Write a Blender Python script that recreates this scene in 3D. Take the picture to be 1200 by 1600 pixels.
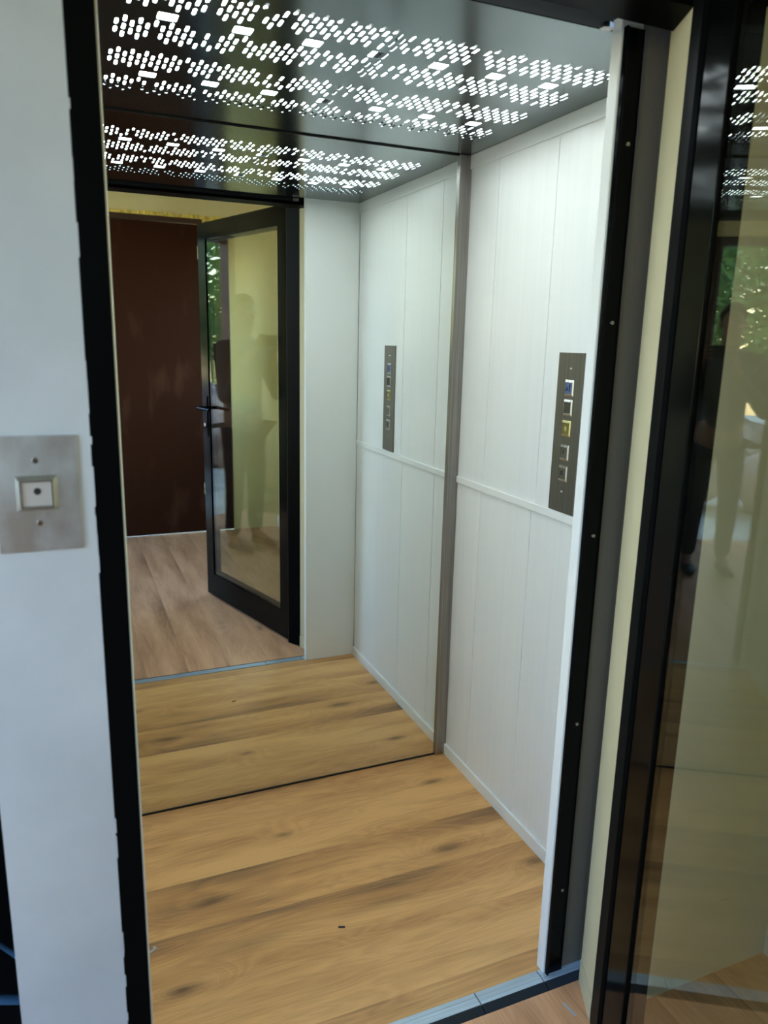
import bpy, bmesh, math, random
from mathutils import Vector, Matrix
import numpy as np

for o in list(bpy.data.objects): bpy.data.objects.remove(o)
SC = bpy.context.scene
COL = SC.collection

# ------------------------------------------------------------------ camera
CP = (-1.24941869, -1.29839235, 1.52189553)
PITCH, YAW, ROLL, FPX = -0.22468067, 0.40534398, 0.02370342, 1173.34351
fw = Vector((math.sin(YAW)*math.cos(PITCH), math.cos(YAW)*math.cos(PITCH), math.sin(PITCH)))
r0 = Vector((math.cos(YAW), -math.sin(YAW), 0)); u0 = r0.cross(fw)
r1 = math.cos(ROLL)*r0 + math.sin(ROLL)*u0
u1 = -math.sin(ROLL)*r0 + math.cos(ROLL)*u0
cd = bpy.data.cameras.new('camera'); cam = bpy.data.objects.new('camera', cd); COL.objects.link(cam)
M = Matrix((r1, u1, -fw)).transposed().to_4x4(); M.translation = Vector(CP); cam.matrix_world = M
cd.sensor_fit = 'VERTICAL'; cd.sensor_height = 36.0; cd.sensor_width = 27.0
cd.lens = FPX/1600*36; cd.clip_start = 0.01; cd.clip_end = 200
cd.dof.use_dof = True; cd.dof.focus_distance = 2.35; cd.dof.aperture_fstop = 4.0
SC.camera = cam

# ------------------------------------------------------------------ world, daylight, exposure
W = bpy.data.worlds.new('world'); SC.world = W; W.use_nodes = True
wn = W.node_tree; wn.nodes.clear()
wo = wn.nodes.new('ShaderNodeOutputWorld'); wb = wn.nodes.new('ShaderNodeBackground')
sk = wn.nodes.new('ShaderNodeTexSky'); sk.sky_type = 'NISHITA'; sk.sun_disc = False
sk.sun_elevation = math.radians(38); sk.sun_rotation = math.radians(160); sk.air_density = 1.6; sk.dust_density = 0.4; sk.ozone_density = 2.0
wb.inputs[1].default_value = 2.3
tn = wn.nodes.new('ShaderNodeMix'); tn.data_type = 'RGBA'; tn.blend_type = 'MULTIPLY'; tn.inputs[0].default_value = 1.0
tn.inputs[7].default_value = (0.89, 0.96, 1.12, 1)
wn.links.new(sk.outputs[0], tn.inputs[6]); wn.links.new(tn.outputs[2], wb.inputs[0]); wn.links.new(wb.outputs[0], wo.inputs[0])

def portal(name, loc, rot, sx, sy):
    l = bpy.data.lights.new(name, 'AREA'); l.shape = 'RECTANGLE'; l.size = sx; l.size_y = sy
    l.cycles.is_portal = True
    o = bpy.data.objects.new(name, l); COL.objects.link(o); o.location = loc; o.rotation_euler = rot
portal('daylight_portal', (-1.85, -2.70, 1.15), (math.pi/2, 0, 0), 0.7, 2.3)
portal('daylight_portal', (-3.05, -1.45, 1.63), (0, -math.pi/2, 0), 2.05, 1.7)
portal('daylight_portal', (.45, -1.85, 1.6), (0, math.pi/2, 0), 1.2, 1.0)

vs = SC.view_settings
vs.view_transform = 'Standard'; vs.look = 'None'; vs.gamma = 1.0; vs.use_curve_mapping = False
vs.exposure = 0.0
LED = 23.5            # strength of the lift's ceiling lights

# ------------------------------------------------------------------ helpers
def srgb(r, g, b):
    f = lambda c: (c/255/12.92) if c/255 <= 0.04045 else ((c/255+0.055)/1.055)**2.4
    return (f(r), f(g), f(b), 1)

def mat(name, col, rough=0.5, metal=0.0, spec=None, coat=0.0, emit=None, es=0, bump=None, mottle=None):
    m = bpy.data.materials.new(name); m.use_nodes = True
    nt = m.node_tree; b = nt.nodes['Principled BSDF']
    b.inputs['Base Color'].default_value = col
    b.inputs['Roughness'].default_value = rough; b.inputs['Metallic'].default_value = metal
    if spec is not None: b.inputs['Specular IOR Level'].default_value = spec
    if coat: b.inputs['Coat Weight'].default_value = coat; b.inputs['Coat Roughness'].default_value = 0.05
    if emit: b.inputs['Emission Color'].default_value = emit; b.inputs['Emission Strength'].default_value = es
    if mottle or bump:
        tc = nt.nodes.new('ShaderNodeTexCoord'); mp = nt.nodes.new('ShaderNodeMapping')
        nt.links.new(tc.outputs['Object'], mp.inputs[0])
    if mottle:      # (scale xyz, colour 2, low, high)
        sc, c2, lo, hi = mottle
        mp.inputs['Scale'].default_value = sc
        n = nt.nodes.new('ShaderNodeTexNoise'); n.inputs['Scale'].default_value = 1.0; n.inputs['Detail'].default_value = 5
        nt.links.new(mp.outputs[0], n.inputs['Vector'])
        cr = nt.nodes.new('ShaderNodeValToRGB'); cr.color_ramp.elements[0].position = lo; cr.color_ramp.elements[1].position = hi
        cr.color_ramp.elements[0].color = col; cr.color_ramp.elements[1].color = c2
        nt.links.new(n.outputs['Fac'], cr.inputs[0]); nt.links.new(cr.outputs[0], b.inputs['Base Color'])
    if bump:        # (scale, strength)
        n2 = nt.nodes.new('ShaderNodeTexNoise'); n2.inputs['Scale'].default_value = bump[0]; n2.inputs['Detail'].default_value = 4
        nt.links.new(tc.outputs['Object'], n2.inputs['Vector'])
        bp = nt.nodes.new('ShaderNodeBump'); bp.inputs['Strength'].default_value = bump[1]; bp.inputs['Distance'].default_value = 0.01
        nt.links.new(n2.outputs['Fac'], bp.inputs['Height']); nt.links.new(bp.outputs[0], b.inputs['Normal'])
    return m

def wood(name, axis, width, knots, light, mid, dark, seam=0.35, off=0.0, rough=0.42):
    """printed oak boards running along `axis` (0 = x, 1 = y)"""
    m = bpy.data.materials.new(name); m.use_nodes = True
    nt = m.node_tree; N = nt.nodes; L = nt.links; b = N['Principled BSDF']
    tc = N.new('ShaderNodeTexCoord'); sp = N.new('ShaderNodeSeparateXYZ'); L.new(tc.outputs['Object'], sp.inputs[0])
    A = sp.outputs[axis]; B = sp.outputs[1-axis]
    def mth(op, a, c=None, d=None, clamp=False):
        n = N.new('ShaderNodeMath'); n.operation = op; n.use_clamp = clamp
        for i, v in enumerate((a, c, d)):
            if v is None: continue
            if isinstance(v, (int, float)): n.inputs[i].default_value = v
            else: L.new(v, n.inputs[i])
        return n.outputs[0]
    row = mth('DIVIDE', mth('ADD', B, off), width); idx = mth('FLOOR', row); fr = mth('FRACT', row)
    wnz = N.new('ShaderNodeTexWhiteNoise'); wnz.noise_dimensions = '1D'; L.new(idx, wnz.inputs['W'])
    rnd = wnz.outputs['Value']
    # knots push the grain aside
    push = None; kdark = None
    for (ka, kb, sa, sb, amp) in knots:
        da = mth('DIVIDE', mth('SUBTRACT', A, ka), sa); db = mth('DIVIDE', mth('SUBTRACT', B, kb), sb)
        d2 = mth('ADD', mth('MULTIPLY', da, da), mth('MULTIPLY', db, db))
        g = mth('EXPONENT', mth('MULTIPLY', d2, -1.0))
        pg = mth('MULTIPLY', g, amp)
        kd = mth('EXPONENT', mth('MULTIPLY', d2, -7.0))
        kd = mth('MULTIPLY', kd, min(1.0, abs(amp)*1.0))
        push = pg if push is None else mth('ADD', push, pg)
        kdark = kd if kdark is None else mth('ADD', kdark, kd)
    cb = N.new('ShaderNodeCombineXYZ')
    L.new(mth('ADD', mth('MULTIPLY', A, 1.3), mth('MULTIPLY', rnd, 37.0)), cb.inputs[0])
    bb = mth('MULTIPLY', B, 9.0)
    if push is not None: bb = mth('ADD', bb, push)
    L.new(bb, cb.inputs[1]); L.new(mth('MULTIPLY', rnd, 11.0), cb.inputs[2])
    n1 = N.new('ShaderNodeTexNoise'); n1.inputs['Scale'].default_value = 1.0; n1.inputs['Detail'].default_value = 3; n1.inputs['Distortion'].default_value = 0.5
    L.new(cb.outputs[0], n1.inputs['Vector'])
    rings = mth('FRACT', mth('MULTIPLY', n1.outputs['Fac'], 15.0))
    rings = mth('ABSOLUTE', mth('SUBTRACT', mth('MULTIPLY', rings, 2.0), 1.0))
    cb2 = N.new('ShaderNodeCombineXYZ')
    L.new(mth('MULTIPLY', A, 9.0), cb2.inputs[0]); L.new(mth('MULTIPLY', B, 330.0), cb2.inputs[1]); L.new(rnd, cb2.inputs[2])
    n2 = N.new('ShaderNodeTexNoise'); n2.inputs['Scale'].default_value = 1.0; n2.inputs['Detail'].default_value = 3
    L.new(cb2.outputs[0], n2.inputs['Vector'])
    cb3 = N.new('ShaderNodeCombineXYZ')
    L.new(mth('ADD', mth('MULTIPLY', A, 1.7), mth('MULTIPLY', rnd, 9.0)), cb3.inputs[0]); L.new(mth('MULTIPLY', B, 11.0), cb3.inputs[1])
    n3 = N.new('ShaderNodeTexNoise'); n3.inputs['Scale'].default_value = 1.0; n3.inputs['Detail'].default_value = 2
    L.new(cb3.outputs[0], n3.inputs['Vector'])
    v = mth('MULTIPLY', n3.outputs['Fac'], 1.15)
    v = mth('ADD', v, mth('MULTIPLY', mth('POWER', fr, 1.6), mth('ADD', mth('MULTIPLY', rnd, 0.2), 0.14)))
    v = mth('ADD', v, mth('MULTIPLY', rings, 0.13))
    v = mth('ADD', v, mth('MULTIPLY', n2.outputs['Fac'], 0.46))
    v = mth('ADD', v, mth('MULTIPLY', rnd, 0.16))
    v = mth('SUBTRACT', v, 0.62)
    cr = N.new('ShaderNodeValToRGB'); e = cr.color_ramp.elements
    e[0].position = 0.15; e[0].color = light; e[1].position = 0.95; e[1].color = dark
    x = e.new(0.55); x.color = mid
    L.new(v, cr.inputs[0]); col = cr.outputs[0]
    if kdark is not None:
        mx = N.new('ShaderNodeMix'); mx.data_type = 'RGBA'
        k2 = mth('MULTIPLY', kdark, mth('ADD', mth('MULTIPLY', n2.outputs['Fac'], 0.9), 0.25), clamp=True)
        L.new(k2, mx.inputs[0]); L.new(col, mx.inputs[6]); mx.inputs[7].default_value = (dark[0]*.38, dark[1]*.38, dark[2]*.42, 1)
        col = mx.outputs[2]
    mx = N.new('ShaderNodeMix'); mx.data_type = 'RGBA'
    s = mth('MULTIPLY', mth('LESS_THAN', fr, 0.006/width*0.25), seam)
    L.new(s, mx.inputs[0]); L.new(col, mx.inputs[6]); mx.inputs[7].default_value = (dark[0]*.5, dark[1]*.5, dark[2]*.5, 1)
    L.new(mx.outputs[2], b.inputs['Base Color'])
    b.inputs['Roughness'].default_value = rough; b.inputs['Specular IOR Level'].default_value = 0.35
    return m

# mesh pieces
def box(bm, x0, x1, y0, y1, z0, z1, bev=0.0):
    v = [bm.verts.new(c) for c in ((x0,y0,z0),(x1,y0,z0),(x1,y1,z0),(x0,y1,z0),(x0,y0,z1),(x1,y0,z1),(x1,y1,z1),(x0,y1,z1))]
    fs = [bm.faces.new([v[i] for i in q]) for q in ((3,2,1,0),(4,5,6,7),(0,1,5,4),(1,2,6,5),(2,3,7,6),(3,0,4,7))]
    if bev:
        es = list({e for f in fs for e in f.edges})
        bmesh.ops.bevel(bm, geom=es, offset=bev, segments=2, affect='EDGES', profile=0.5)
def prism(bm, pts, z0, z1):
    lo = [bm.verts.new((x,y,z0)) for x,y in pts]; hi = [bm.verts.new((x,y,z1)) for x,y in pts]
    n = len(pts)
    bm.faces.new(lo[::-1]); bm.faces.new(hi)
    for i in range(n): bm.faces.new((lo[i], lo[(i+1)%n], hi[(i+1)%n], hi[i]))
def cyl(bm, p0, p1, r0_, r1_=None, seg=20, cap=True):
    r1_ = r0_ if r1_ is None else r1_
    p0 = Vector(p0); p1 = Vector(p1); d = (p1-p0).normalized()
    a = d.orthogonal().normalized(); b = d.cross(a)
    A = []; B = []
    for i in range(seg):
        t = 2*math.pi*i/seg; o = a*math.cos(t)+b*math.sin(t)
        A.append(bm.verts.new(p0+o*r0_)); B.append(bm.verts.new(p1+o*r1_))
    for i in range(seg): bm.faces.new((A[i], A[(i+1)%seg], B[(i+1)%seg], B[i]))
    if cap: bm.faces.new(A[::-1]); bm.faces.new(B)
def obj(name, bm, m, parent=None, smooth=False, loc=None):
    bmesh.ops.recalc_face_normals(bm, faces=bm.faces)
    me = bpy.data.meshes.new(name); bm.to_mesh(me); bm.free(); me.materials.append(m)
    if smooth:
        for p in me.polygons: p.use_smooth = True
    o = bpy.data.objects.new(name, me); COL.objects.link(o)
    if parent: o.parent = parent
    if loc: o.location = loc
    return o
def tag(o, label, cat, group=None, kind=None):
    if label: o['label'] = label
    if cat: o['category'] = cat
    if group: o['group'] = group
    if kind: o['kind'] = kind
    return o
def struct(name, bm, m, label=None, cat=None, **k):
    return tag(obj(name, bm, m, **k), label, cat, kind='structure')
def empty(name, loc, label, cat, group=None, rz=0, kind=None):
    o = bpy.data.objects.new(name, None); COL.objects.link(o); o.location = loc; o.rotation_euler = (0,0,rz)
    o.empty_display_size = 0.1
    return tag(o, label, cat, group, kind)
def BM(): return bmesh.new()

# ------------------------------------------------------------------ materials
D = 0.9774; H = 2.10; CW = 1.20       # depth, height and width of the lift car
white_panel = mat('white_laminate', srgb(238,239,238), 0.30, mottle=((60,60,1.2), srgb(234,236,235), 0.35, 0.7))
white_trim = mat('white_lacquer_trim', srgb(236,237,235), 0.28)
groove = mat('joint_shadow_gap', srgb(150,155,150), 0.7)
ceil_steel = mat('satin_dark_steel', srgb(112,124,128), 0.17, 1.0, mottle=((2,2,2), srgb(122,132,135), 0.3, 0.7))
steel = mat('brushed_steel', srgb(158,154,150), 0.30, 1.0, mottle=((200,200,3), srgb(136,132,129), 0.35, 0.65))
panel_steel = mat('dark_brushed_steel', srgb(128,125,118), 0.36, 1.0, mottle=((250,250,2), srgb(116,112,106), 0.35, 0.65))
btn_steel = mat('button_steel', srgb(205,207,204), 0.22, 1.0)
chrome = mat('polished_screw', srgb(220,220,215), 0.15, 1.0)
mirror_m = mat('mirror_silver', (0.80,0.84,0.82,1), 0.0, 1.0)
black_rub = mat('black_gasket', srgb(14,15,16), 0.6)
def black_paint(name, rough, tint):
    m = bpy.data.materials.new(name); m.use_nodes = True; nt = m.node_tree; nt.nodes.clear()
    out = nt.nodes.new('ShaderNodeOutputMaterial'); mx = nt.nodes.new('ShaderNodeMixShader'); d = nt.nodes.new('ShaderNodeBsdfDiffuse')
    g = nt.nodes.new('ShaderNodeBsdfGlossy'); f = nt.nodes.new('ShaderNodeLayerWeight'); f.inputs['Blend'].default_value = 0.2
    d.inputs[0].default_value = srgb(6,7,8); g.inputs['Roughness'].default_value = rough; g.inputs[0].default_value = (tint, tint*1.02, tint*1.06, 1)
    nt.links.new(f.outputs['Fresnel'], mx.inputs[0]); nt.links.new(d.outputs[0], mx.inputs[1]); nt.links.new(g.outputs[0], mx.inputs[2]); nt.links.new(mx.outputs[0], out.inputs[0])
    return m
black_gloss = black_paint('black_powder_coat', 0.11, 0.6)
black_frame = black_paint('black_painted_frame', 0.35, 0.25)
dark_grey = mat('dark_grey_steel', srgb(100,95,86), 0.55, bump=(60,0.1))
alu = mat('anodised_aluminium', srgb(186,203,214), 0.42, 0.55, mottle=((3,300,1), srgb(165,184,198), 0.4, 0.6))
alu_dark = mat('aluminium_nosing', srgb(34,40,44), 0.45, 0.7)
led_m = mat('led_diffuser', (1,1,1,1), 0.5, emit=(0.93,1.0,0.975,1), es=LED)
ceil_void = mat('ceiling_void', srgb(40,42,44), 0.7)
cream = mat('cream_plaster', srgb(212,203,168), 0.75, bump=(25,0.15), mottle=((3,3,3), srgb(205,195,159), 0.35, 0.7))
beige = mat('beige_plaster', srgb(210,206,197), 0.75, bump=(25,0.15), mottle=((3,3,3), srgb(202,198,189), 0.35, 0.7))
lit_cream = mat('cream_with_painted_light', srgb(234,222,172), 0.75, bump=(25,0.15), mottle=((3,3,3), srgb(228,214,160), 0.35, 0.7))  # cream made brighter and yellower in place of missing light on the far wall
white_wall = mat('white_plaster', srgb(182,184,190), 0.7, bump=(14,0.2), mottle=((4,4,4), srgb(166,168,174), 0.35, 0.7))
rough_plaster = mat('raw_yellow_plaster', srgb(250,226,120), 0.9, bump=(60,0.5), mottle=((30,30,30), srgb(205,170,80), 0.5, 0.7))
brown_door = mat('stained_brown_veneer', srgb(52,26,13), 0.5, spec=0.12, mottle=((7,7,2.2), srgb(84,54,38), 0.55, 0.85), bump=(8,0.15))
brown_frame = mat('brown_door_frame_paint', srgb(66,42,30), 0.55)
shaft_m = mat('shaft_concrete', srgb(60,62,64), 0.9)
void_m = mat('dark_shaft', srgb(16,18,24), 0.9)
ylw = mat('yellow_alarm_lens', srgb(205,196,142), 0.25, 0.9)
blue_m = mat('blue_display', srgb(88,106,152), 0.3, emit=srgb(70,100,170), es=0.03)
ink = mat('black_ink', srgb(8,8,12), 0.5)
blue_ink = mat('blue_ink', srgb(14,22,80), 0.4)

# car floor knots: (x, y, spread along, spread across, strength)
KN = [(-0.131,0.818,0.10,0.035,1.0), (-0.245,0.478,0.13,0.05,1.5), (-0.70,0.722,0.07,0.03,0.9),
      (-0.963,0.512,0.16,0.05,0.9), (-1.079,0.248,0.11,0.045,1.7), (-0.03,0.332,0.09,0.04,-0.9),
      (-0.90,0.33,0.30,0.06,-0.45), (-0.50,0.34,0.35,0.05,0.4)]
car_floor_m = wood('oak_boards_car', 0, 0.19, KN, srgb(228,178,116), srgb(196,146,92), srgb(122,92,66), off=0.145, seam=.12)
landing_floor_m = wood('oak_boards_landing', 1, 0.19, [(-0.5,-0.35,0.1,0.04,1.0)], srgb(220,168,126), srgb(188,138,100), srgb(130,94,70), off=0.03, rough=0.38)

# ------------------------------------------------------------------ lift car shell
bm = BM(); box(bm, -CW-.01, .01, -.0165, D+.02, -.03, 0.0)
struct('floor', bm, car_floor_m, 'oak board floor inside the lift car', 'floor')

def panel_wall(name, sgn, x, label):
    """white panelled side wall; sgn = direction its face looks (x)"""
    bm = BM()
    def slab(y0, y1, z0, z1, t, bev=0.0012):
        a, b = sorted((x, x - sgn*0.012)) if t == 0 else sorted((x + sgn*t, x - sgn*0.012))
        box(bm, a, b, y0, y1, z0, z1, bev)
    g = 0.0011
    for (z0, z1, ys) in ((1.062, 2.062, (0.0, 0.047, 0.4985, 0.797, D)), (0.03, 1.052, (0.0, 0.515, 0.806, D))):
        for a, b in zip(ys[:-1], ys[1:]): slab(a+g, b-g, z0, z1, 0)
    o = struct(name, bm, white_panel, label, 'wall')
    bm = BM(); a, b = sorted((x - sgn*0.0035, x - sgn*0.03)); box(bm, a, b, 0, D, 0, H)
    obj('panel_joint', bm, groove, o)
    return o
panel_wall('wall_right', -1, 0.0, 'white panelled lift wall on the right with vertical joints')
panel_wall('wall_left', 1, -CW, 'white panelled lift wall opposite the button panel')
bm = BM(); box(bm, -CW, 0, D+.006, D+.02, 0, H); struct('wall_back', bm, shaft_m, 'backing wall behind the large lift mirror', 'wall')

def rail(name, sgn, x, z0, z1, t, label):
    bm = BM(); a, b = sorted((x, x + sgn*t)); box(bm, a, b, 0.0, D-.004, z0, z1, 0.0015)
    return struct(name, bm, white_trim, label, 'trim')
rail('trim_1', -1, 0, 1.046, 1.068, .006, 'white horizontal rail across the right lift wall, below the button panel')
rail('baseboard_right', -1, 0, 0.0, 0.042, .008, 'white skirting strip along the right lift wall')
rail('trim_2', -1, 0, 2.058, 2.10, .006, 'white strip along the top of the right lift wall')
rail('trim_3', 1, -CW, 1.046, 1.068, .006, 'white horizontal rail across the left lift wall')
rail('baseboard_left', 1, -CW, 0.0, 0.042, .008, 'white skirting strip along the left lift wall')
rail('trim_4', 1, -CW, 2.058, 2.10, .006, 'white strip along the top of the left lift wall')

bm = BM(); box(bm, -.2466, 0.0, -.028, 0.0, 0, H+.02, .0025)
o = struct('wall_front', bm, white_trim, 'white return panel at the front right of the lift opening', 'wall')
bm = BM(); box(bm, -CW, -1.1668, -.028, 0.0, 0, H+.02, .002)
struct('wall_front_left', bm, white_trim, 'narrow white return at the front left of the lift opening', 'wall')

# outer face of the car front: black channel with screws, dark grey sheet
ch = empty('door_channel', (-.2425, -.029, 0), 'tall black metal channel with small screws beside the lift opening', 'channel')
bm = BM(); box(bm, 0.0, .046, -.007, 0, 0.002, 2.10, .001); box(bm, 0.0, .005, -.011, -.0065, 0.002, 2.10, .001)
obj('rail', bm, black_gloss, ch)
for z in (1.90, 1.567, 1.122, .678, .238):
    bm = BM(); cyl(bm, (.026,-.007,z), (.026,-.0095,z), .0042, .0034, 16)
    s = obj('screw', bm, chrome, ch)
    bm = BM(); cyl(bm, (.026,-.0094,z), (.026,-.0098,z), .0019, .0019, 6); obj('socket', bm, ink, s)
bm = BM(); box(bm, -.1965, .25, -.030, -.026, -.1, 2.3)
struct('trim_5', bm, dark_grey, 'dark grey steel sheet beside the black channel', 'trim')

# ------------------------------------------------------------------ perforated ceiling
random.seed(11)
def ceiling():
    bm = BM(); T = .002; z = H
    def plain(x0, x1, y0, y1): box(bm, x0, x1, y0, y1, z, z+T)
    def hole(x0, x1, y0, y1, hx0, hx1, hy0, hy1, c):
        o4 = [(x0,y0),(x1,y0),(x1,y1),(x0,y1)]
        h8 = [(hx0,hy0+c),(hx0+c,hy0),(hx1-c,hy0),(hx1,hy0+c),(hx1,hy1-c),(hx1-c,hy1),(hx0+c,hy1),(hx0,hy1-c)]
        for zz in (z, z+T):
            V4 = [bm.verts.new((a,b,zz)) for a,b in o4]; V8 = [bm.verts.new((a,b,zz)) for a,b in h8]
            if zz == z: L8 = V8
            for k in range(4):
                bm.faces.new((V4[k], V8[2*k], V8[2*k+1]))
                bm.faces.new((V4[k], V8[2*k+1], V8[(2*k+2)%8], V4[(k+1)%4]))
        for k in range(8): bm.faces.new((L8[k], L8[(k+1)%8], V8[(k+1)%8], V8[k]))
    X0, N_, P = -1.108-.0071, 73, .0142
    X1 = X0 + N_*P
    bands = [(.160,.289,.2235),(.331,.456,.3935),(.505,.630,.5675),(.683,.808,.7455)]
    rects = [(.289,.331),(.637,.679)]
    ys = [0.0, .160, .289, .331, .456, .505, .630, .637, .679, .683, .808, D]
    plain(-CW, X0, 0, D); plain(X1, 0, 0, D)
    SP, SL, SW = .0413, .0312, .0065
    for y0, y1 in zip(ys[:-1], ys[1:]):
        band = [b for b in bands if abs(b[0]-y0) < 1e-6]
        rect = [r for r in rects if abs(r[0]-y0) < 1e-6]
        if band:
            yc = band[0][2]
            for i in range(N_):
                a = X0+i*P; b_ = a+P; xc = (a+b_)/2
                if i % 2 == 0: cs = [-.5, .5]
                else:
                    r = random.random()
                    cs = [-1,0,1] if r < .58 or i < 4 else ([-1] if r < .72 else ([1] if r < .90 else [-1,0] if r < .95 else [0,1]))
                    if i == N_-2: cs = [-1,0,1]
                if i % 2 == 0 and 5 < i < N_-3 and random.random() < .10: cs = [random.choice((-.5,.5))]
                cuts = y0
                for c in sorted(cs):
                    cy = yc + c*SP; ya = cy-SP/2; yb = cy+SP/2
                    ya = max(ya, y0+.0001) ; yb = min(yb, y1-.0001)
                    if ya-cuts > 1e-4: plain(a, b_, cuts, ya)
                    hole(a, b_, ya, yb, xc-SW/2, xc+SW/2, max(cy-SL/2, ya+.0005), min(cy+SL/2, yb-.0005), .0026)
                    cuts = yb
                if y1-cuts > 1e-4: plain(a, b_, cuts, y1)
        elif rect:
            x = X0
            for k in range(7):
                c = -1.022 + .1415*k
                plain(x, c-.022, y0, y1); hole(c-.022, c+.022, y0, y1, c-.0182, c+.0182, y0+.0050, y1-.0030, .002); x = c+.022
            plain(x, X1, y0, y1)
        else: plain(X0, X1, y0, y1)
    return bm
struct('ceiling', ceiling(), ceil_steel, 'satin steel lift ceiling pierced with rows of staggered slots', 'ceiling')
for (x0, x1, lab) in ((-1.135,-.590,'left white light panel shining through the slotted lift ceiling'), (-.556,-.070,'right white light panel shining through the slotted lift ceiling')):
    e = empty('ceiling_light', ((x0+x1)/2, .512, H+.013), lab, 'ceiling light', 'light panels above the slotted ceiling')
    w = (x1-x0)/2
    bm = BM(); box(bm, -w, w, -.285, .285, 0, .004); obj('diffuser', bm, led_m, e)
    bm = BM(); box(bm, -w-.004, w+.004, -.299, .294, .0045, .016); obj('housing', bm, ceil_void, e)
bm = BM(); box(bm, -CW-.01, .01, -.03, D+.02, H+.032, H+.05)
struct('ceiling_cover', bm, ceil_void, 'dark cover sheet above the slotted lift ceiling', 'ceiling')

# ------------------------------------------------------------------ mirror, gasket, corner trim
mr = empty('wall_mirror', (-.62, D, 0), 'frameless mirror covering the whole back wall of the lift', 'mirror')
bm = BM(); box(bm, -.575, .582, 0, .005, .0065, H-.004); obj('glass', bm, mirror_m, mr)
bm = BM(); box(bm, -.575, .620, -.002, .005, 0.0005, .0065); obj('lower_gasket', bm, black_rub, mr)
bm = BM(); box(bm, -.575, .620, -.002, .005, H-.004, H-.0005); obj('upper_gasket', bm, black_rub, mr)
bm = BM(); box(bm, -.0435, -.0005, D-.010, D+.004, .001, H-.001, .0015)
tag(obj('corner_trim', bm, steel), 'brushed steel strip in the corner between mirror and white wall', 'trim')

# ------------------------------------------------------------------ control panel on the right wall
def text_mesh(name, s, size, m, parent, loc, rot, depth=.0006, bold=0.0):
    c = bpy.data.curves.new(name, 'FONT'); c.body = s; c.size = size; c.extrude = depth; c.offset = bold
    c.align_x = 'CENTER'; c.align_y = 'CENTER'
    t = bpy.data.objects.new(name, c); COL.objects.link(t)
    bpy.context.view_layer.update()
    me = bpy.data.meshes.new_from_object(t.evaluated_get(bpy.context.evaluated_depsgraph_get()))
    bpy.data.objects.remove(t)
    me.materials.clear(); me.materials.append(m)
    o = bpy.data.objects.new(name, me); COL.objects.link(o); o.parent = parent; o.location = loc; o.rotation_euler = rot
    return o
RX = (math.pi/2, 0, -math.pi/2)          # text facing -x
cop = empty('control_panel', (0, .372, 1.285), 'tall steel lift button panel on the white right wall', 'control panel')
bm = BM(); box(bm, -.004, .0, -.0555, .0555, -.2145, .2165, .0006); obj('plate', bm, panel_steel, cop)
for z in (.176, -.156):
    bm = BM(); cyl(bm, (-.0038,-.001,z), (-.0060,-.001,z), .0036, .0026, 14); obj('screw', bm, chrome, cop)
def bezel(parent, name, z, m, w=.0185, h=.0215, t=.0030, lip=.0060):
    """square frame with sloping sides"""
    bm = BM()
    o = [(-w,-h),(w,-h),(w,h),(-w,h)]; i = [(-(w*.86-.0008),-(h*.74-.0008)),(w*.86-.0008,-(h*.74-.0008)),(w*.86-.0008,h*.74-.0008),(-(w*.86-.0008),h*.74-.0008)]
    A = [bm.verts.new((-.0041, a, b+z)) for a,b in o]; B = [bm.verts.new((-.004-t, a*.86, b*.74+z)) for a,b in o]
    C = [bm.verts.new((-.004-t, a, b+z)) for a,b in i]; E = [bm.verts.new((-.0046, a, b+z)) for a,b in i]
    for k in range(4):
        n = (k+1)%4
        bm.faces.new((A[k],A[n],B[n],B[k])); bm.faces.new((B[k],B[n],C[n],C[k])); bm.faces.new((C[k],C[n],E[n],E[k]))
    bm.faces.new(A[::-1])
    bm.faces.new(E)
    o_ = obj(name, bm, m, parent); o_.data.materials.append(panel_steel)
    for f in o_.data.polygons:
        if all(abs(o_.data.vertices[v].co.x+.0046) < 1e-5 for v in f.vertices): f.material_index = 1
    return o_
def cap(parent, z, m, name='cap', t=.0085, w=.0138, h=.0138):
    bm = BM(); box(bm, -.0066, -.0042, -w, w, z-h, z+h, .0008); return obj(name, bm, m, parent)
zs = (.124, .072, .0165, -.049, -.106)
b1 = bezel(cop, 'display', zs[0], btn_steel); b1['label'] = 'blue floor display with an arrow and a digit'
cap(b1, zs[0], blue_m, 'screen')
text_mesh('digit', '1', .026, ink, b1, (-.0069, -.0045, zs[0]), RX, bold=.0007)
bm = BM(); P3 = [(.0105,zs[0]-.007),(.0015,zs[0]-.007),(.006,zs[0]+.006)]
bm.faces.new([bm.verts.new((-.0070,a,b)) for a,b in P3]); bmesh.ops.solidify(bm, geom=bm.faces[:], thickness=.0005); obj('arrow', bm, blue_ink, b1)
b2 = bezel(cop, 'speaker_grille', zs[1], btn_steel)
bm = BM()
for a in range(-2,3):
    for c in range(-3,4): cyl(bm, (-.0044, a*.0045, zs[1]+c*.0038), (-.0052, a*.0045, zs[1]+c*.0042), .0011, .0011, 8)
obj('hole_pattern', bm, ink, b2)
b3 = bezel(cop, 'alarm_button', zs[2], ylw); b3['label'] = 'yellow alarm button with a bell symbol'
cap(b3, zs[2], mat('alarm_cap', srgb(128,118,66), .35, .7))
bm = BM()     # bell symbol
prof = [(-.006,-.0045),(-.0042,-.002),(-.0036,.003),(-.0016,.0055),(.0016,.0055),(.0036,.003),(.0042,-.002),(.006,-.0045)]
bm.faces.new([bm.verts.new((-.0070,a,zs[2]+.001+b)) for a,b in prof])
cyl(bm, (-.0066,0,zs[2]-.006), (-.0071,0,zs[2]-.006), .0017, .0017, 12)
obj('bell_symbol', bm, mat('bell_gold', srgb(205,192,130), .4), b3)
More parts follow.
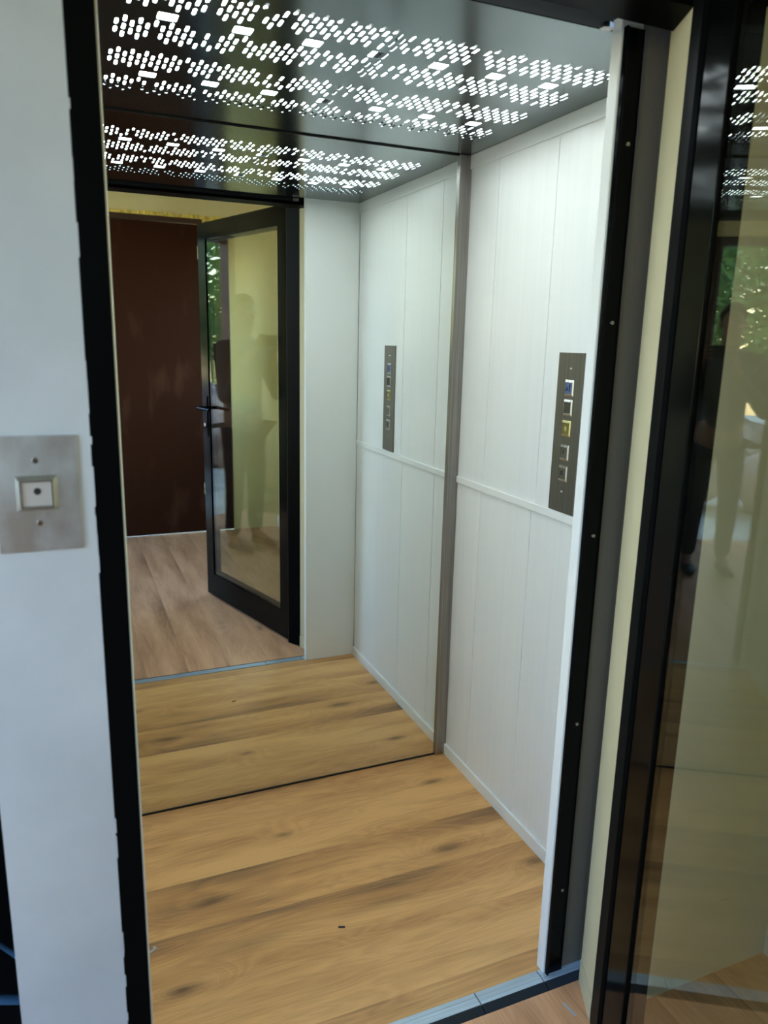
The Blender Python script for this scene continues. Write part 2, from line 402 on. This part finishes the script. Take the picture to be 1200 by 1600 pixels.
for z, d in ((zs[3], '1'), (zs[4], '0')):
    b = bezel(cop, 'floor_button', z, btn_steel); cap(b, z, panel_steel)
    text_mesh('digit', d, .018, ink, b, (-.0069, .002, z+.001), RX, bold=.0003)

# ------------------------------------------------------------------ door sill
sl = empty('door_sill', (-.65, -.016, 0), 'blue grey aluminium sill between lift floor and landing floor', 'sill')
js = [-.545, .215, .392, .70]
for a, b in zip(js[:-1], js[1:]):
    bm = BM(); box(bm, a+.0012, b-.0012, -.036, -.001, -.012, .003, .001)
    for yy in (-.012, -.022): box(bm, a+.0012, b-.0012, yy-.0010, yy+.0010, .0028, .0034)
    obj('top_strip', bm, alu, sl)
    bm = BM(); pts = [(-.036,.003),(-.0565,-.004),(-.0565,-.012),(-.036,-.012)]
    lo = [bm.verts.new((a+.0012,y,z)) for y,z in pts]; hi = [bm.verts.new((b-.0012,y,z)) for y,z in pts]
    bm.faces.new(lo); bm.faces.new(hi[::-1])
    for k in range(4): bm.faces.new((lo[k],lo[(k+1)%4],hi[(k+1)%4],hi[k]))
    obj('nosing', bm, alu_dark, sl)
bm = BM(); box(bm, -.548, .70, -.0565, -.001, -.030, -.012); obj('base', bm, alu_dark, sl)

# ------------------------------------------------------------------ landing: floor, walls, jambs
YW = -.18; YB = -2.67; XL = -3.0; XR = .34; HC = 2.85
bm = BM(); box(bm, XL, XR, YB, -.0735, -.05, -.004)
struct('floor', bm, landing_floor_m, 'oak board floor of the landing outside the lift', 'floor')
bm = BM(); box(bm, XL-.1, XR+.1, YB-.15, .3, HC, HC+.05); struct('ceiling', bm, cream, 'cream ceiling of the landing', 'ceiling')
# left pier with the call plate
bm = BM(); prism(bm, [(-1.374,YW),(-1.2175,YW),(-1.2175,-.09),(-1.374,-.09)], -.004, HC)
for k in range(26):     # ragged plaster edge against the black jamb
    z = random.uniform(.1, 2.2); h = random.uniform(.01,.05); w = random.uniform(.0005,.0022)
    prism(bm, [(-1.218,YW-.0006),(-1.2175+w,YW-.0004),(-1.2175+w,YW+.003),(-1.218,YW+.004)], z, z+h)
struct('wall_left', bm, white_wall, 'pale plaster pier with the call button left of the lift opening', 'wall')
# cream reveal on the right and landing wall behind the glass door
bm = BM(); prism(bm, [(-.171,-.0745),(-.1,-.0745),(-.1,YW),(-.221,YW)], .06, HC)
prism(bm, [(-.173,-.0745),(-.1,-.0745),(-.1,YW),(-.2235,YW)], -.004, .058)
struct('trim_6', bm, cream, 'cream plaster reveal between dark grey sheet and black post', 'trim')
bm = BM(); box(bm, -.1, XR, YW, -.0745, -.004, HC); struct('wall_right', bm, beige, 'cream landing wall seen through the glass door', 'wall')
bm = BM(); box(bm, -1.374, -.1, YW, -.09, 2.36, HC); struct('wall_front_upper', bm, cream, 'cream wall above the black door head', 'wall')
# black frame of the landing door
fr = empty('door_frame', (-.7, YW, 0), 'black steel frame around the lift opening with its post and head', 'door frame')
bm = BM(); box(bm, -1.2172+.7, -1.1795+.7, 0.0, .10, 0.0, 2.36, .0015); obj('left_jamb', bm, black_frame, fr)
bm = BM(); prism(bm, [(-.222+.7,0.0),(-.150+.7,0.0),(-.150+.7,-.066),(-.262+.7,-.066)], 0.0, 2.36)
box(bm, -.262+.7, -.150+.7, -.078, -.0655, 0, 2.36, .001)
obj('right_post', bm, black_frame, fr)
bm = BM(); box(bm, -1.1795+.7, -.1+.7, 0.0, .095, 2.085, 2.36, .001); obj('head', bm, black_frame, fr)
for sx in (0,):
    bm = BM(); prism(bm, [(-.294+.7,.145),(-.284+.7,.139),(-.272+.7,.144),(-.270+.7,.156),(-.282+.7,.162),(-.293+.7,.157)], 2.090, 2.099)
    obj('bracket', bm, steel, fr)

# far wall with brown door and the way out to the garden
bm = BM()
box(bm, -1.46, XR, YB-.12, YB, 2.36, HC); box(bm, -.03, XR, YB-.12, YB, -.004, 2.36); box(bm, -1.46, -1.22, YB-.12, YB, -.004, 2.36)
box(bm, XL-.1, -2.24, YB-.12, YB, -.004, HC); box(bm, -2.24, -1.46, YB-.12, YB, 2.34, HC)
struct('wall_back', bm, lit_cream, 'cream wall with the brown door facing the lift', 'wall')
bm = BM(); box(bm, XR, XR+.1, YB-.12, -2.35, -.004, HC); box(bm, XR, XR+.1, -1.35, YW, -.004, HC)
box(bm, XR, XR+.1, -2.35, -1.35, -.004, 1.0); box(bm, XR, XR+.1, -2.35, -1.35, 2.2, HC); struct('wall_right', bm, cream, 'cream landing wall on the far right', 'wall')
bm = BM()
box(bm, XL-.1, XL, YB, -2.3, -.004, HC); box(bm, XL-.1, XL, -.6, .3, -.004, HC)
box(bm, XL-.1, XL, -2.3, -.6, -.004, .6); box(bm, XL-.1, XL, -2.3, -.6, 2.65, HC)
struct('wall_left', bm, cream, 'cream landing wall with a wide window opening', 'wall')
bm = BM(); box(bm, XL, -1.75, -.12, -.05, -.004, HC); struct('wall_front_left', bm, cream, 'cream wall left of the dark gap', 'wall')
bm = BM(); box(bm, -1.80, -1.75, -.05, 1.3, -.03, HC); box(bm, -1.80, .3, 1.3, 1.35, -.03, HC); box(bm, .27, .32, -.03, 1.3, -.03, HC)
box(bm, -1.80, .32, -.05, 1.35, HC, HC+.02); box(bm, -1.75, .27, -.07, 1.3, -.06, -.031)
struct('wall_shaft', bm, void_m, 'dark lift shaft around the car', 'wall')
# car outside skin, closes the light in
bm = BM(); box(bm, -CW-.035, -CW-.031, -.03, D+.03, -.03, H+.06); struct('wall_left_skin', bm, void_m, 'dark outer skin of the lift car', 'wall')

# brown door (thing of the setting) : leaf, frame, hinge
bd = empty('door_1', (-.73, YB, 0), 'dark brown stained wooden door across the landing, seen in the mirror', 'door', kind='structure')
bm = BM(); box(bm, -.445, .475, -.05, .012, .0, 2.315, .003); obj('leaf', bm, brown_door, bd)
bm = BM(); box(bm, -.485, -.447, -.06, .02, 0, 2.355, .003); box(bm, .477, .507, -.06, .02, 0, 2.355, .003); box(bm, -.447, .477, -.06, .02, 2.319, 2.355, .003)
obj('frame', bm, brown_frame, bd)
for z in (2.12, .35):
    bm = BM(); cyl(bm, (.476,.018,z-.045), (.476,.018,z-.003), .008, None, 12); cyl(bm, (.476,.018,z+.003), (.476,.018,z+.045), .008, None, 12)
    obj('hinge', bm, mat('pale_hinge', srgb(225,215,180), .4), bd)
bm = BM(); box(bm, .508, .695, -.055, .006, 0, 2.352, .003); obj('side_panel', bm, brown_door, bd)
# rough plaster edge over the door
bm = BM(); random.seed(4)
x = -1.22
while x < -.05:
    w = random.uniform(.012,.035); d = random.uniform(.0,.028)*(1 if random.random()<.7 else 1.8)
    box(bm, x, x+w*1.25, YB-.001, YB+random.uniform(.006,.016), 2.358-d, 2.372+random.uniform(0,.014), .003); x += w
struct('trim_7', bm, rough_plaster, 'broken yellow plaster edge above the brown door', 'trim')

# garden doorway frame
gd = empty('door_2', (-1.85, YB, 0), 'brown frame of the open doorway to the garden', 'door frame', kind='structure')
bm = BM(); box(bm, -.39, -.33, -.10, .02, 0, 2.34, .004); box(bm, .33, .39, -.10, .02, 0, 2.34, .004); box(bm, -.33, .33, -.10, .02, 2.28, 2.34, .004)
obj('frame', bm, brown_frame, gd)
bm = BM()
for z in (.75,): box(bm, -.33, .33, -.07, -.04, z, z+.04, .004)
obj('crossbar', bm, brown_frame, gd)
# window in the left wall
wd = empty('window_1', (XL-.05, -1.45, .6), 'wide window lighting the landing from the left', 'window', kind='structure')
bm = BM()
for y in (-.85,-.02,.81): box(bm, -.03, .03, y, y+.04, 0, 2.05, .003)
for z in (0,2.01): box(bm, -.03, .03, -.85, .85, z, z+.04, .003)
obj('frame', bm, brown_frame, wd)

wd = empty('added_window_2', (XR+.05, -1.85, 1.0), 'small unseen window opening added in the far right landing wall for daylight', 'window', kind='structure')  # unseen opening added to brighten the wall behind the glass door
bm = BM()
for y in (-.50,.46): box(bm, -.03, .03, y, y+.04, 0, 1.2, .003)
for z in (0,1.16): box(bm, -.03, .03, -.50, .50, z, z+.04, .003)
obj('frame', bm, brown_frame, wd)
bm = BM(); box(bm, XR-.012, XR, YB, YW, -.004, .09, .002); struct('baseboard_right', bm, white_trim, 'white skirting of the right landing wall', 'skirting')
bm = BM(); box(bm, -.006, .006, -.46, .46, .04, 1.16)
WIN2_PANE = bm

# ------------------------------------------------------------------ glass door of the landing, standing open
def clear_glass(name, col):
    m = bpy.data.materials.new(name); m.use_nodes = True; nt = m.node_tree; nt.nodes.clear()
    out = nt.nodes.new('ShaderNodeOutputMaterial'); mx = nt.nodes.new('ShaderNodeMixShader')
    t = nt.nodes.new('ShaderNodeBsdfTransparent'); g = nt.nodes.new('ShaderNodeBsdfGlossy')
    t.inputs[0].default_value = col; g.inputs['Roughness'].default_value = 0.0; g.inputs[0].default_value = (1,1,1,1)
    ge = nt.nodes.new('ShaderNodeNewGeometry'); vm = nt.nodes.new('ShaderNodeVectorMath'); vm.operation = 'DOT_PRODUCT'
    nt.links.new(ge.outputs['Incoming'], vm.inputs[0]); nt.links.new(ge.outputs['Normal'], vm.inputs[1])
    def mm(op, a, c=None):      # Schlick reflectance, the same on both faces of the pane
        n = nt.nodes.new('ShaderNodeMath'); n.operation = op
        for i, v in enumerate((a, c)):
            if v is None: continue
            if isinstance(v, (int, float)): n.inputs[i].default_value = v
            else: nt.links.new(v, n.inputs[i])
        return n.outputs[0]
    fr_ = mm('ADD', mm('MULTIPLY', mm('POWER', mm('SUBTRACT', 1.0, mm('ABSOLUTE', vm.outputs['Value'])), 5.0), 0.957), 0.043)
    nt.links.new(fr_, mx.inputs[0]); nt.links.new(t.outputs[0], mx.inputs[1]); nt.links.new(g.outputs[0], mx.inputs[2]); nt.links.new(mx.outputs[0], out.inputs[0])
    return m
glass_m = clear_glass('tinted_door_glass', srgb(232,234,222))
obj('pane', WIN2_PANE, clear_glass('window_glass', (.97,.98,.97,1)), wd)
HX, HY = -.2585, -.2525
ang = math.atan2(-1.14-HY, -.5135-HX)       # direction hinge -> free edge
gdr = empty('door_3', (HX, HY, 0), 'black framed glass door standing open beside the lift', 'door', rz=ang, kind='structure')
# local x runs from hinge to free edge, local y<0... thickness lies on the side away from the opening
LW = .922; T0, T1 = 0.0, .042
sgn = 1
def lbox(bm, a, b, z0, z1, t0=T0, t1=T1, bev=.0012): box(bm, a, b, sgn*t0 if sgn>0 else -t1, t1 if sgn>0 else -t0, z0, z1, bev)
for nm, (a, b, z0, z1), (a2, b2, z2, z3) in (
        ('hinge_stile', (0.0,.086,.010,2.115), (.086,.098,.148,2.030)), ('lock_stile', (LW-.086,LW,.010,2.115), (LW-.098,LW-.086,.148,2.030)),
        ('top_rail', (.086,LW-.086,2.030,2.115), (.098,LW-.098,2.018,2.030)), ('bottom_rail', (.086,LW-.086,.010,.148), (.098,LW-.098,.148,.160))):
    bm = BM(); lbox(bm, a, b, z0, z1); pr = obj(nm, bm, black_gloss, gdr)
    bm = BM(); lbox(bm, a2, b2, z2, z3, .0125, T1, 0); obj('glass_rebate', bm, black_frame, pr)
bm = BM(); box(bm, .0865, LW-.0865, .006, .012, .1485, 2.0295)
obj('glass_pane', bm, glass_m, gdr)
bm = BM(); box(bm, LW-.068, LW-.038, -.006, 0, .96, 1.19, .002)
h1 = obj('lock_plate', bm, black_gloss, gdr)
bm = BM(); cyl(bm, (LW-.053,-.004,1.125), (LW-.053,-.052,1.125), .0095); cyl(bm, (LW-.045,-.050,1.125), (LW-.185,-.050,1.122), .0095, .0085)
obj('lever_handle', bm, black_gloss, h1, smooth=False)
bm = BM(); cyl(bm, (LW-.053,-.004,1.03), (LW-.053,-.014,1.03), .011); obj('key_cylinder', bm, chrome, h1)
for z in (.25, 1.06, 1.87):
    bm = BM(); cyl(bm, (-.006,.046,z-.05), (-.006,.046,z+.05), .007, None, 16); obj('hinge', bm, black_gloss, gdr)

# ------------------------------------------------------------------ call plate on the left pier
cp = empty('call_plate', (-1.290, YW, 1.3045), 'square steel call plate with one button on the pale left pier', 'call button')
bm = BM(); box(bm, -.052, .055, -.004, 0, -.0805, .0805, .001); obj('plate', bm, mat('satin_call_plate', srgb(188,190,194), .45, 1.0, mottle=((14,14,9), srgb(160,152,148), .4, .62)), cp)
for z in (.0475, -.040):
    bm = BM(); cyl(bm, (.001,-.0038,z), (.001,-.0062,z), .0048, .0038, 16); obj('screw', bm, chrome, cp)
bm = BM()
w, h, t, lip = .0265, .0245, .012, .007
A = [bm.verts.new((a*w,-.004,b*h+.002)) for a,b in ((-1,-1),(1,-1),(1,1),(-1,1))]
B = [bm.verts.new((a*(w-.0055),-.004-t,b*(h-.0055)+.002)) for a,b in ((-1,-1),(1,-1),(1,1),(-1,1))]
C_ = [bm.verts.new((a*(w-lip-.001),-.004-t,b*(h-lip)+.002)) for a,b in ((-1,-1),(1,-1),(1,1),(-1,1))]
E_ = [bm.verts.new((a*(w-lip),-.008,b*(h-lip)+.002)) for a,b in ((-1,-1),(1,-1),(1,1),(-1,1))]
for k in range(4):
    n = (k+1)%4
    for P, Q in ((A,B),(B,C_),(C_,E_)): bm.faces.new((P[k],P[n],Q[n],Q[k]))
bm.faces.new(E_)
cb_ = obj('button', bm, btn_steel, cp)
bm = BM(); box(bm, -.0185, .0185, -.0125, -.007, -.0145, .0185, .001); cpp = obj('cap', bm, mat('call_cap', srgb(205,198,195), .35, .6), cb_)
bm = BM(); cyl(bm, (.001,-.0124,.006), (.001,-.0132,.006), .0048, None, 16); obj('dot', bm, ink, cb_)

# ------------------------------------------------------------------ bits on the floors and beyond the pier
bm = BM(); box(bm, -.009, .009, -.0028, .0028, 0, .002, .0008); o = obj('debris_chip', bm, ink, loc=(-.659,.296,.0002)); o.rotation_euler = (0,0,-.35)
tag(o, 'small black chip lying near the middle of the lift floor', 'debris')
bm = BM(); box(bm, -.013, .013, -.003, .003, 0, .0015); box(bm, .006,.012,.0,.008,0,.002); o = obj('debris_chip', bm, white_wall, loc=(-1.132,.397,.0002)); o.rotation_euler = (0,0,.5)
tag(o, 'white plaster crumb on the lift floor beside the left jamb', 'debris')
bm = BM(); box(bm, -.003, .003, -.02, .02, 0, .0012); o = obj('debris_chip', bm, white_wall, loc=(-.245,-.135,-.0038)); o.rotation_euler = (0,0,.15)
tag(o, 'white paint flake on the landing floor beside the cream reveal', 'debris')
blue_bar_m = mat('pale_blue_bar', srgb(110,170,235), .4, 0.0)  # pale blue colour shared by both bars
for k, (a, b, r) in enumerate((((-1.56,.10,.30),(-1.36,.32,.012),.010), ((-1.52,.55,.05),(-1.40,.20,.24),.006))):
    bm = BM(); cyl(bm, a, b, r); tag(obj('blue_bar', bm, blue_bar_m, smooth=False), ('thick' if k==0 else 'thin')+' pale blue bar in the dark gap left of the pier', 'bar')

# ------------------------------------------------------------------ garden outside
bounce_ground_m = mat('pale_bounce_ground', srgb(190,184,168), .9, mottle=((3,3,3), srgb(165,158,140), .4,.6))  # ground colour paled so it bounces more daylight up into the landing
bm = BM(); box(bm, -14, 6, -16, YB-.12, -.3, -.06); box(bm, -14, XL-.1, YB-.12, 4, -.3, -.06); struct('ground', bm, bounce_ground_m, 'garden ground outside the doorway', 'ground')
rock_m = mat('pale_pink_rock', srgb(190,165,150), .85, bump=(4,.8), mottle=((3,3,3), srgb(120,100,92), .4,.62))
random.seed(2)
for k, (x, y, z, s) in enumerate(((-2.6,-4.1,.25,.36),(-1.85,-4.3,.3,.36),(-2.9,-6.4,.3,.45),(-2.0,-6.0,.45,.5),(-4.2,-5.1,.35,.62),(-3.7,-3.6,.2,.34),(-0.8,-5.2,.3,.4))):
    bm = BM(); bmesh.ops.create_icosphere(bm, subdivisions=3, radius=s)
    off = Vector((random.random()*9,)*3)
    from mathutils import noise
    for v in bm.verts: v.co *= 1 + .45*noise.noise(v.co*1.9/s*.5+off) + .14*noise.noise(v.co*5/s*.4+off)
    o = obj('rock', bm, rock_m, loc=(x,y,z), smooth=False); o.rotation_euler = (k, k*2, k*3)
    tag(o, 'pale rough rock in the garden, seen in the reflection of the glass door', 'rock', 'rocks outside the garden doorway')
leaf_m = mat('bright_leaves', srgb(150,180,105), .6, mottle=((1,1,1), srgb(120,155,90), .4,.6))
def bush(x, y, z, r, n, lab):
    bm = BM()
    for _ in range(n):
        d = Vector((random.gauss(0,1),random.gauss(0,1),random.gauss(0,1))).normalized()*r*random.uniform(.55,1)
        a = Vector((random.gauss(0,1),random.gauss(0,1),random.gauss(0,.5))).normalized(); b = a.orthogonal().normalized()
        L = .09; w = .03
        bm.faces.new([bm.verts.new(d+p) for p in (-a*L, b*w, a*L, -b*w)])
    for k in range(4): cyl(bm, (0,0,-z-.1), (random.uniform(-.3,.3)*r, random.uniform(-.3,.3)*r, 0), .03, .012, 8)
    tag(obj('bush', bm, leaf_m, loc=(x,y,z)), lab, 'bush')
bush(-3.0,-7.2,2.0,1.2,7000,'bright green bush behind the rocks, reflected in the glass door')
bush(-.6,-7.6,1.8,.9,4500,'green bush right of the rocks outside the doorway')
bush(-6.0,-7.0,2.6,1.6,9000,'large dark leafy bush behind the biggest rock, left of the other bushes')
bush(-4.6,-2.4,1.4,.8,1200,'green bush outside the left window')

# ------------------------------------------------------------------ the person taking the photograph (seen only as a dim reflection in the glass door)
def skin_mesh(name, pts, edges, m, parent, sub=2, root=0):
    """pts: [(x,y,z,r)], edges: index pairs -> one continuous smooth mesh"""
    me = bpy.data.meshes.new(name); me.from_pydata([p[:3] for p in pts], edges, [])
    o = bpy.data.objects.new(name, me); COL.objects.link(o)
    sm = o.modifiers.new('skin', 'SKIN'); sm.use_smooth_shade = True
    for i, d in enumerate(me.skin_vertices[0].data):
        r = pts[i][3]; d.radius = r if isinstance(r, tuple) else (r, r); d.use_root = (i == root)
    if sub: o.modifiers.new('sub', 'SUBSURF').levels = sub; o.modifiers['sub'].render_levels = sub
    bpy.context.view_layer.update()
    m2 = bpy.data.meshes.new_from_object(o.evaluated_get(bpy.context.evaluated_depsgraph_get()))
    bpy.data.objects.remove(o)
    m2.materials.clear(); m2.materials.append(m)
    for p in m2.polygons: p.use_smooth = True
    o = bpy.data.objects.new(name, m2); COL.objects.link(o)
    if parent: o.parent = parent
    return o
skin_m = mat('skin', srgb(150,108,84), .5); cloth_m = mat('dark_shirt', srgb(70,72,78), .85); trous_m = mat('dark_trousers', srgb(38,40,48), .85)
hair_m = mat('dark_hair', srgb(24,20,18), .6); shoe_m = mat('black_shoes', srgb(20,20,22), .5)
PX, PY = -1.40, -1.73
ps = empty('person', (PX, PY, -.004), 'person in dark clothes holding up a phone, dimly reflected in the glass door', 'person', rz=0)
# local: +y faces the lift. phone centre in local coordinates
ph = Vector((CP[0]-PX, CP[1]-.018-PY, CP[2]+.004-.03))
def arm(s, grow=0.0, hand=True):
    wr = Vector((ph.x + s*.105, ph.y-.085, ph.z-.085)); el = Vector((s*.27 + .02, .12, 1.10))
    return wr, el
pts = []; ed = []
def add(x, y, z, r, link=None):
    pts.append((x,y,z,r)); i = len(pts)-1
    if link is not None: ed.append((link, i))
    return i
pel = add(0,0,.96,(.155,.11)); wa = add(0,0,1.12,(.135,.095),pel); chs = add(0,0,1.32,(.16,.11),wa); ub = add(0,-.005,1.44,(.12,.085),chs)
nk = add(0,.0,1.53,(.056,.056),ub); jw = add(.0,.03,1.60,(.058,.07),nk); hd_ = add(0,.022,1.69,(.077,.094),jw); tp = add(0,.01,1.775,(.055,.066),hd_)
fingers = []
for s_ in (-1, 1):
    sh = add(s_*.185,-.005,1.44,.062,ub); wr, el = arm(s_)
    um = add(*( (Vector((s_*.185,-.005,1.44))+el)/2 ),.050,sh); e_ = add(el.x,el.y,el.z,.042,um)
    fm = add(*((wr*.45+el*.55)),.040,e_); w_ = add(wr.x,wr.y,wr.z,.027,fm)
    pal = wr + Vector((-s_*.012,.035,.055)); p_ = add(pal.x,pal.y,pal.z,(.036,.018),w_)
    hp = add(s_*.09,0,.88,.088,pel); kn = add(s_*.11,.015,.50,.055,hp); ca = add(s_*.112,-.012,.34,.052,kn); an = add(s_*.115,-.02,.09,.036,ca); add(s_*.125,.10,.04,(.042,.028),an)
    fingers.append((s_, pal))
body = skin_mesh('body', pts, ed, skin_m, ps)
body['label'] = 'body with bare face, neck and hands'
for s_, pal in fingers:
    # four fingers wrap the back of the phone, the thumb rests on its near face
    for k, L_ in enumerate((.92, 1.0, .95, .78)):
        b0 = pal + Vector((0, .012, .030-.020*k)); side = ph.x + s_*.079
        q = [(b0.x, b0.y, b0.z, .0095), (side+s_*.010, ph.y-.006, ph.z+.045-.024*k, .0090), (side+s_*.004, ph.y+.012, ph.z+.046-.024*k, .0085), (side-s_*.022*L_, ph.y+.0135, ph.z+.047-.024*k, .0072)]
        skin_mesh('finger', q, [(0,1),(1,2),(2,3)], skin_m, body, 1)
    b0 = pal + Vector((-s_*.012, -.008, .012))
    q = [(b0.x,b0.y,b0.z,.012), (ph.x+s_*.085, ph.y-.024, ph.z+.0, .0105), (ph.x+s_*.058, ph.y-.0165, ph.z+.018, .009)]
    skin_mesh('thumb', q, [(0,1),(1,2)], skin_m, body, 1)
# shirt and trousers: the same skeleton, a little fuller, ending at wrist, neck and ankle
pts = []; ed = []
pel = add(0,0,.93,(.172,.125)); wa = add(0,0,1.12,(.152,.112),pel); chs = add(0,0,1.32,(.176,.125),wa); ub = add(0,-.005,1.45,(.128,.093),chs); add(0,0,1.505,(.064,.064),ub)
for s_ in (-1, 1):
    wr, el = arm(s_); sh = add(s_*.185,-.005,1.44,.075,ub); um = add(*((Vector((s_*.185,-.005,1.44))+el)/2),.064,sh); e_ = add(el.x,el.y,el.z,.055,um)
    add(*((wr*.45+el*.55)),.049,e_); m_ = len(pts)-1; add(*((wr*.88+el*.12)),.036,m_)
skin_mesh('shirt', pts, ed, cloth_m, ps)
pts = []; ed = []
pel = add(0,0,.97,(.163,.118))
for s_ in (-1, 1):
    hp = add(s_*.09,0,.86,.100,pel); kn = add(s_*.11,.012,.50,.072,hp); add(s_*.115,-.016,.10,.056,kn)
skin_mesh('trousers', pts, ed, trous_m, ps)
for s_ in (-1, 1):
    skin_mesh('shoe', [(s_*.115,-.045,.045,(.042,.040)), (s_*.118,.05,.040,(.046,.036)), (s_*.126,.155,.032,(.044,.028)), (s_*.128,.20,.028,(.032,.022))], [(0,1),(1,2),(2,3)], shoe_m, ps, root=0)
# hair, ears, eyes, nose, mouth
bm = BM(); bmesh.ops.create_uvsphere(bm, u_segments=28, v_segments=18, radius=1.0)
for v in bm.verts:
    x, y, z = v.co; v.co = Vector((x*.084, y*.103+.012, z*.098+1.722))
bmesh.ops.delete(bm, geom=[v for v in bm.verts if v.co.z < 1.70 - (v.co.y)*-.9 and v.co.y > -.03 or v.co.z < 1.625], context='VERTS')
bmesh.ops.solidify(bm, geom=bm.faces[:], thickness=.006)
obj('hair', bm, hair_m, ps, smooth=True)
for s_ in (-1, 1):
    bm = BM(); bmesh.ops.create_uvsphere(bm, u_segments=14, v_segments=10, radius=1.0)
    for v in bm.verts: v.co = Vector((v.co.x*.010+s_*.078, v.co.y*.018+.010, v.co.z*.031+1.672))
    obj('ear', bm, skin_m, body, smooth=True)
    bm = BM(); bmesh.ops.create_uvsphere(bm, u_segments=12, v_segments=8, radius=.0115)
    for v in bm.verts: v.co += Vector((s_*.031, .098, 1.690))
    obj('eye', bm, mat('eye_white', srgb(215,210,205), .3), body, smooth=True)
    bm = BM(); cyl(bm, (s_*.031,.108,1.690), (s_*.031,.1105,1.690), .005, None, 10); obj('iris', bm, ink, body)
skin_mesh('nose', [(0,.104,1.690,.008),(0,.119,1.658,.0125),(0,.108,1.650,.010)], [(0,1),(1,2)], skin_m, body, 1)
bm = BM(); bmesh.ops.create_uvsphere(bm, u_segments=12, v_segments=8, radius=1.0)
for v in bm.verts: v.co = Vector((v.co.x*.024, v.co.y*.006+.098, v.co.z*.0065+1.622))
obj('mouth', bm, mat('lips', srgb(135,80,70), .5), body, smooth=True)
# the phone, just behind the lens
bm = BM(); box(bm, -.079, .079, -.0045, .0045, -.038, .038, .003)
phn = tag(obj('phone', bm, mat('phone_back', srgb(30,32,36), .3), loc=(CP[0], CP[1]-.020, CP[2]-.022)), 'dark phone held sideways in both hands by the person', 'phone')
bm = BM(); box(bm, -.075, .075, -.0050, -.0044, -.034, .034); obj('screen', bm, mat('phone_screen', srgb(12,12,14), .1), phn)
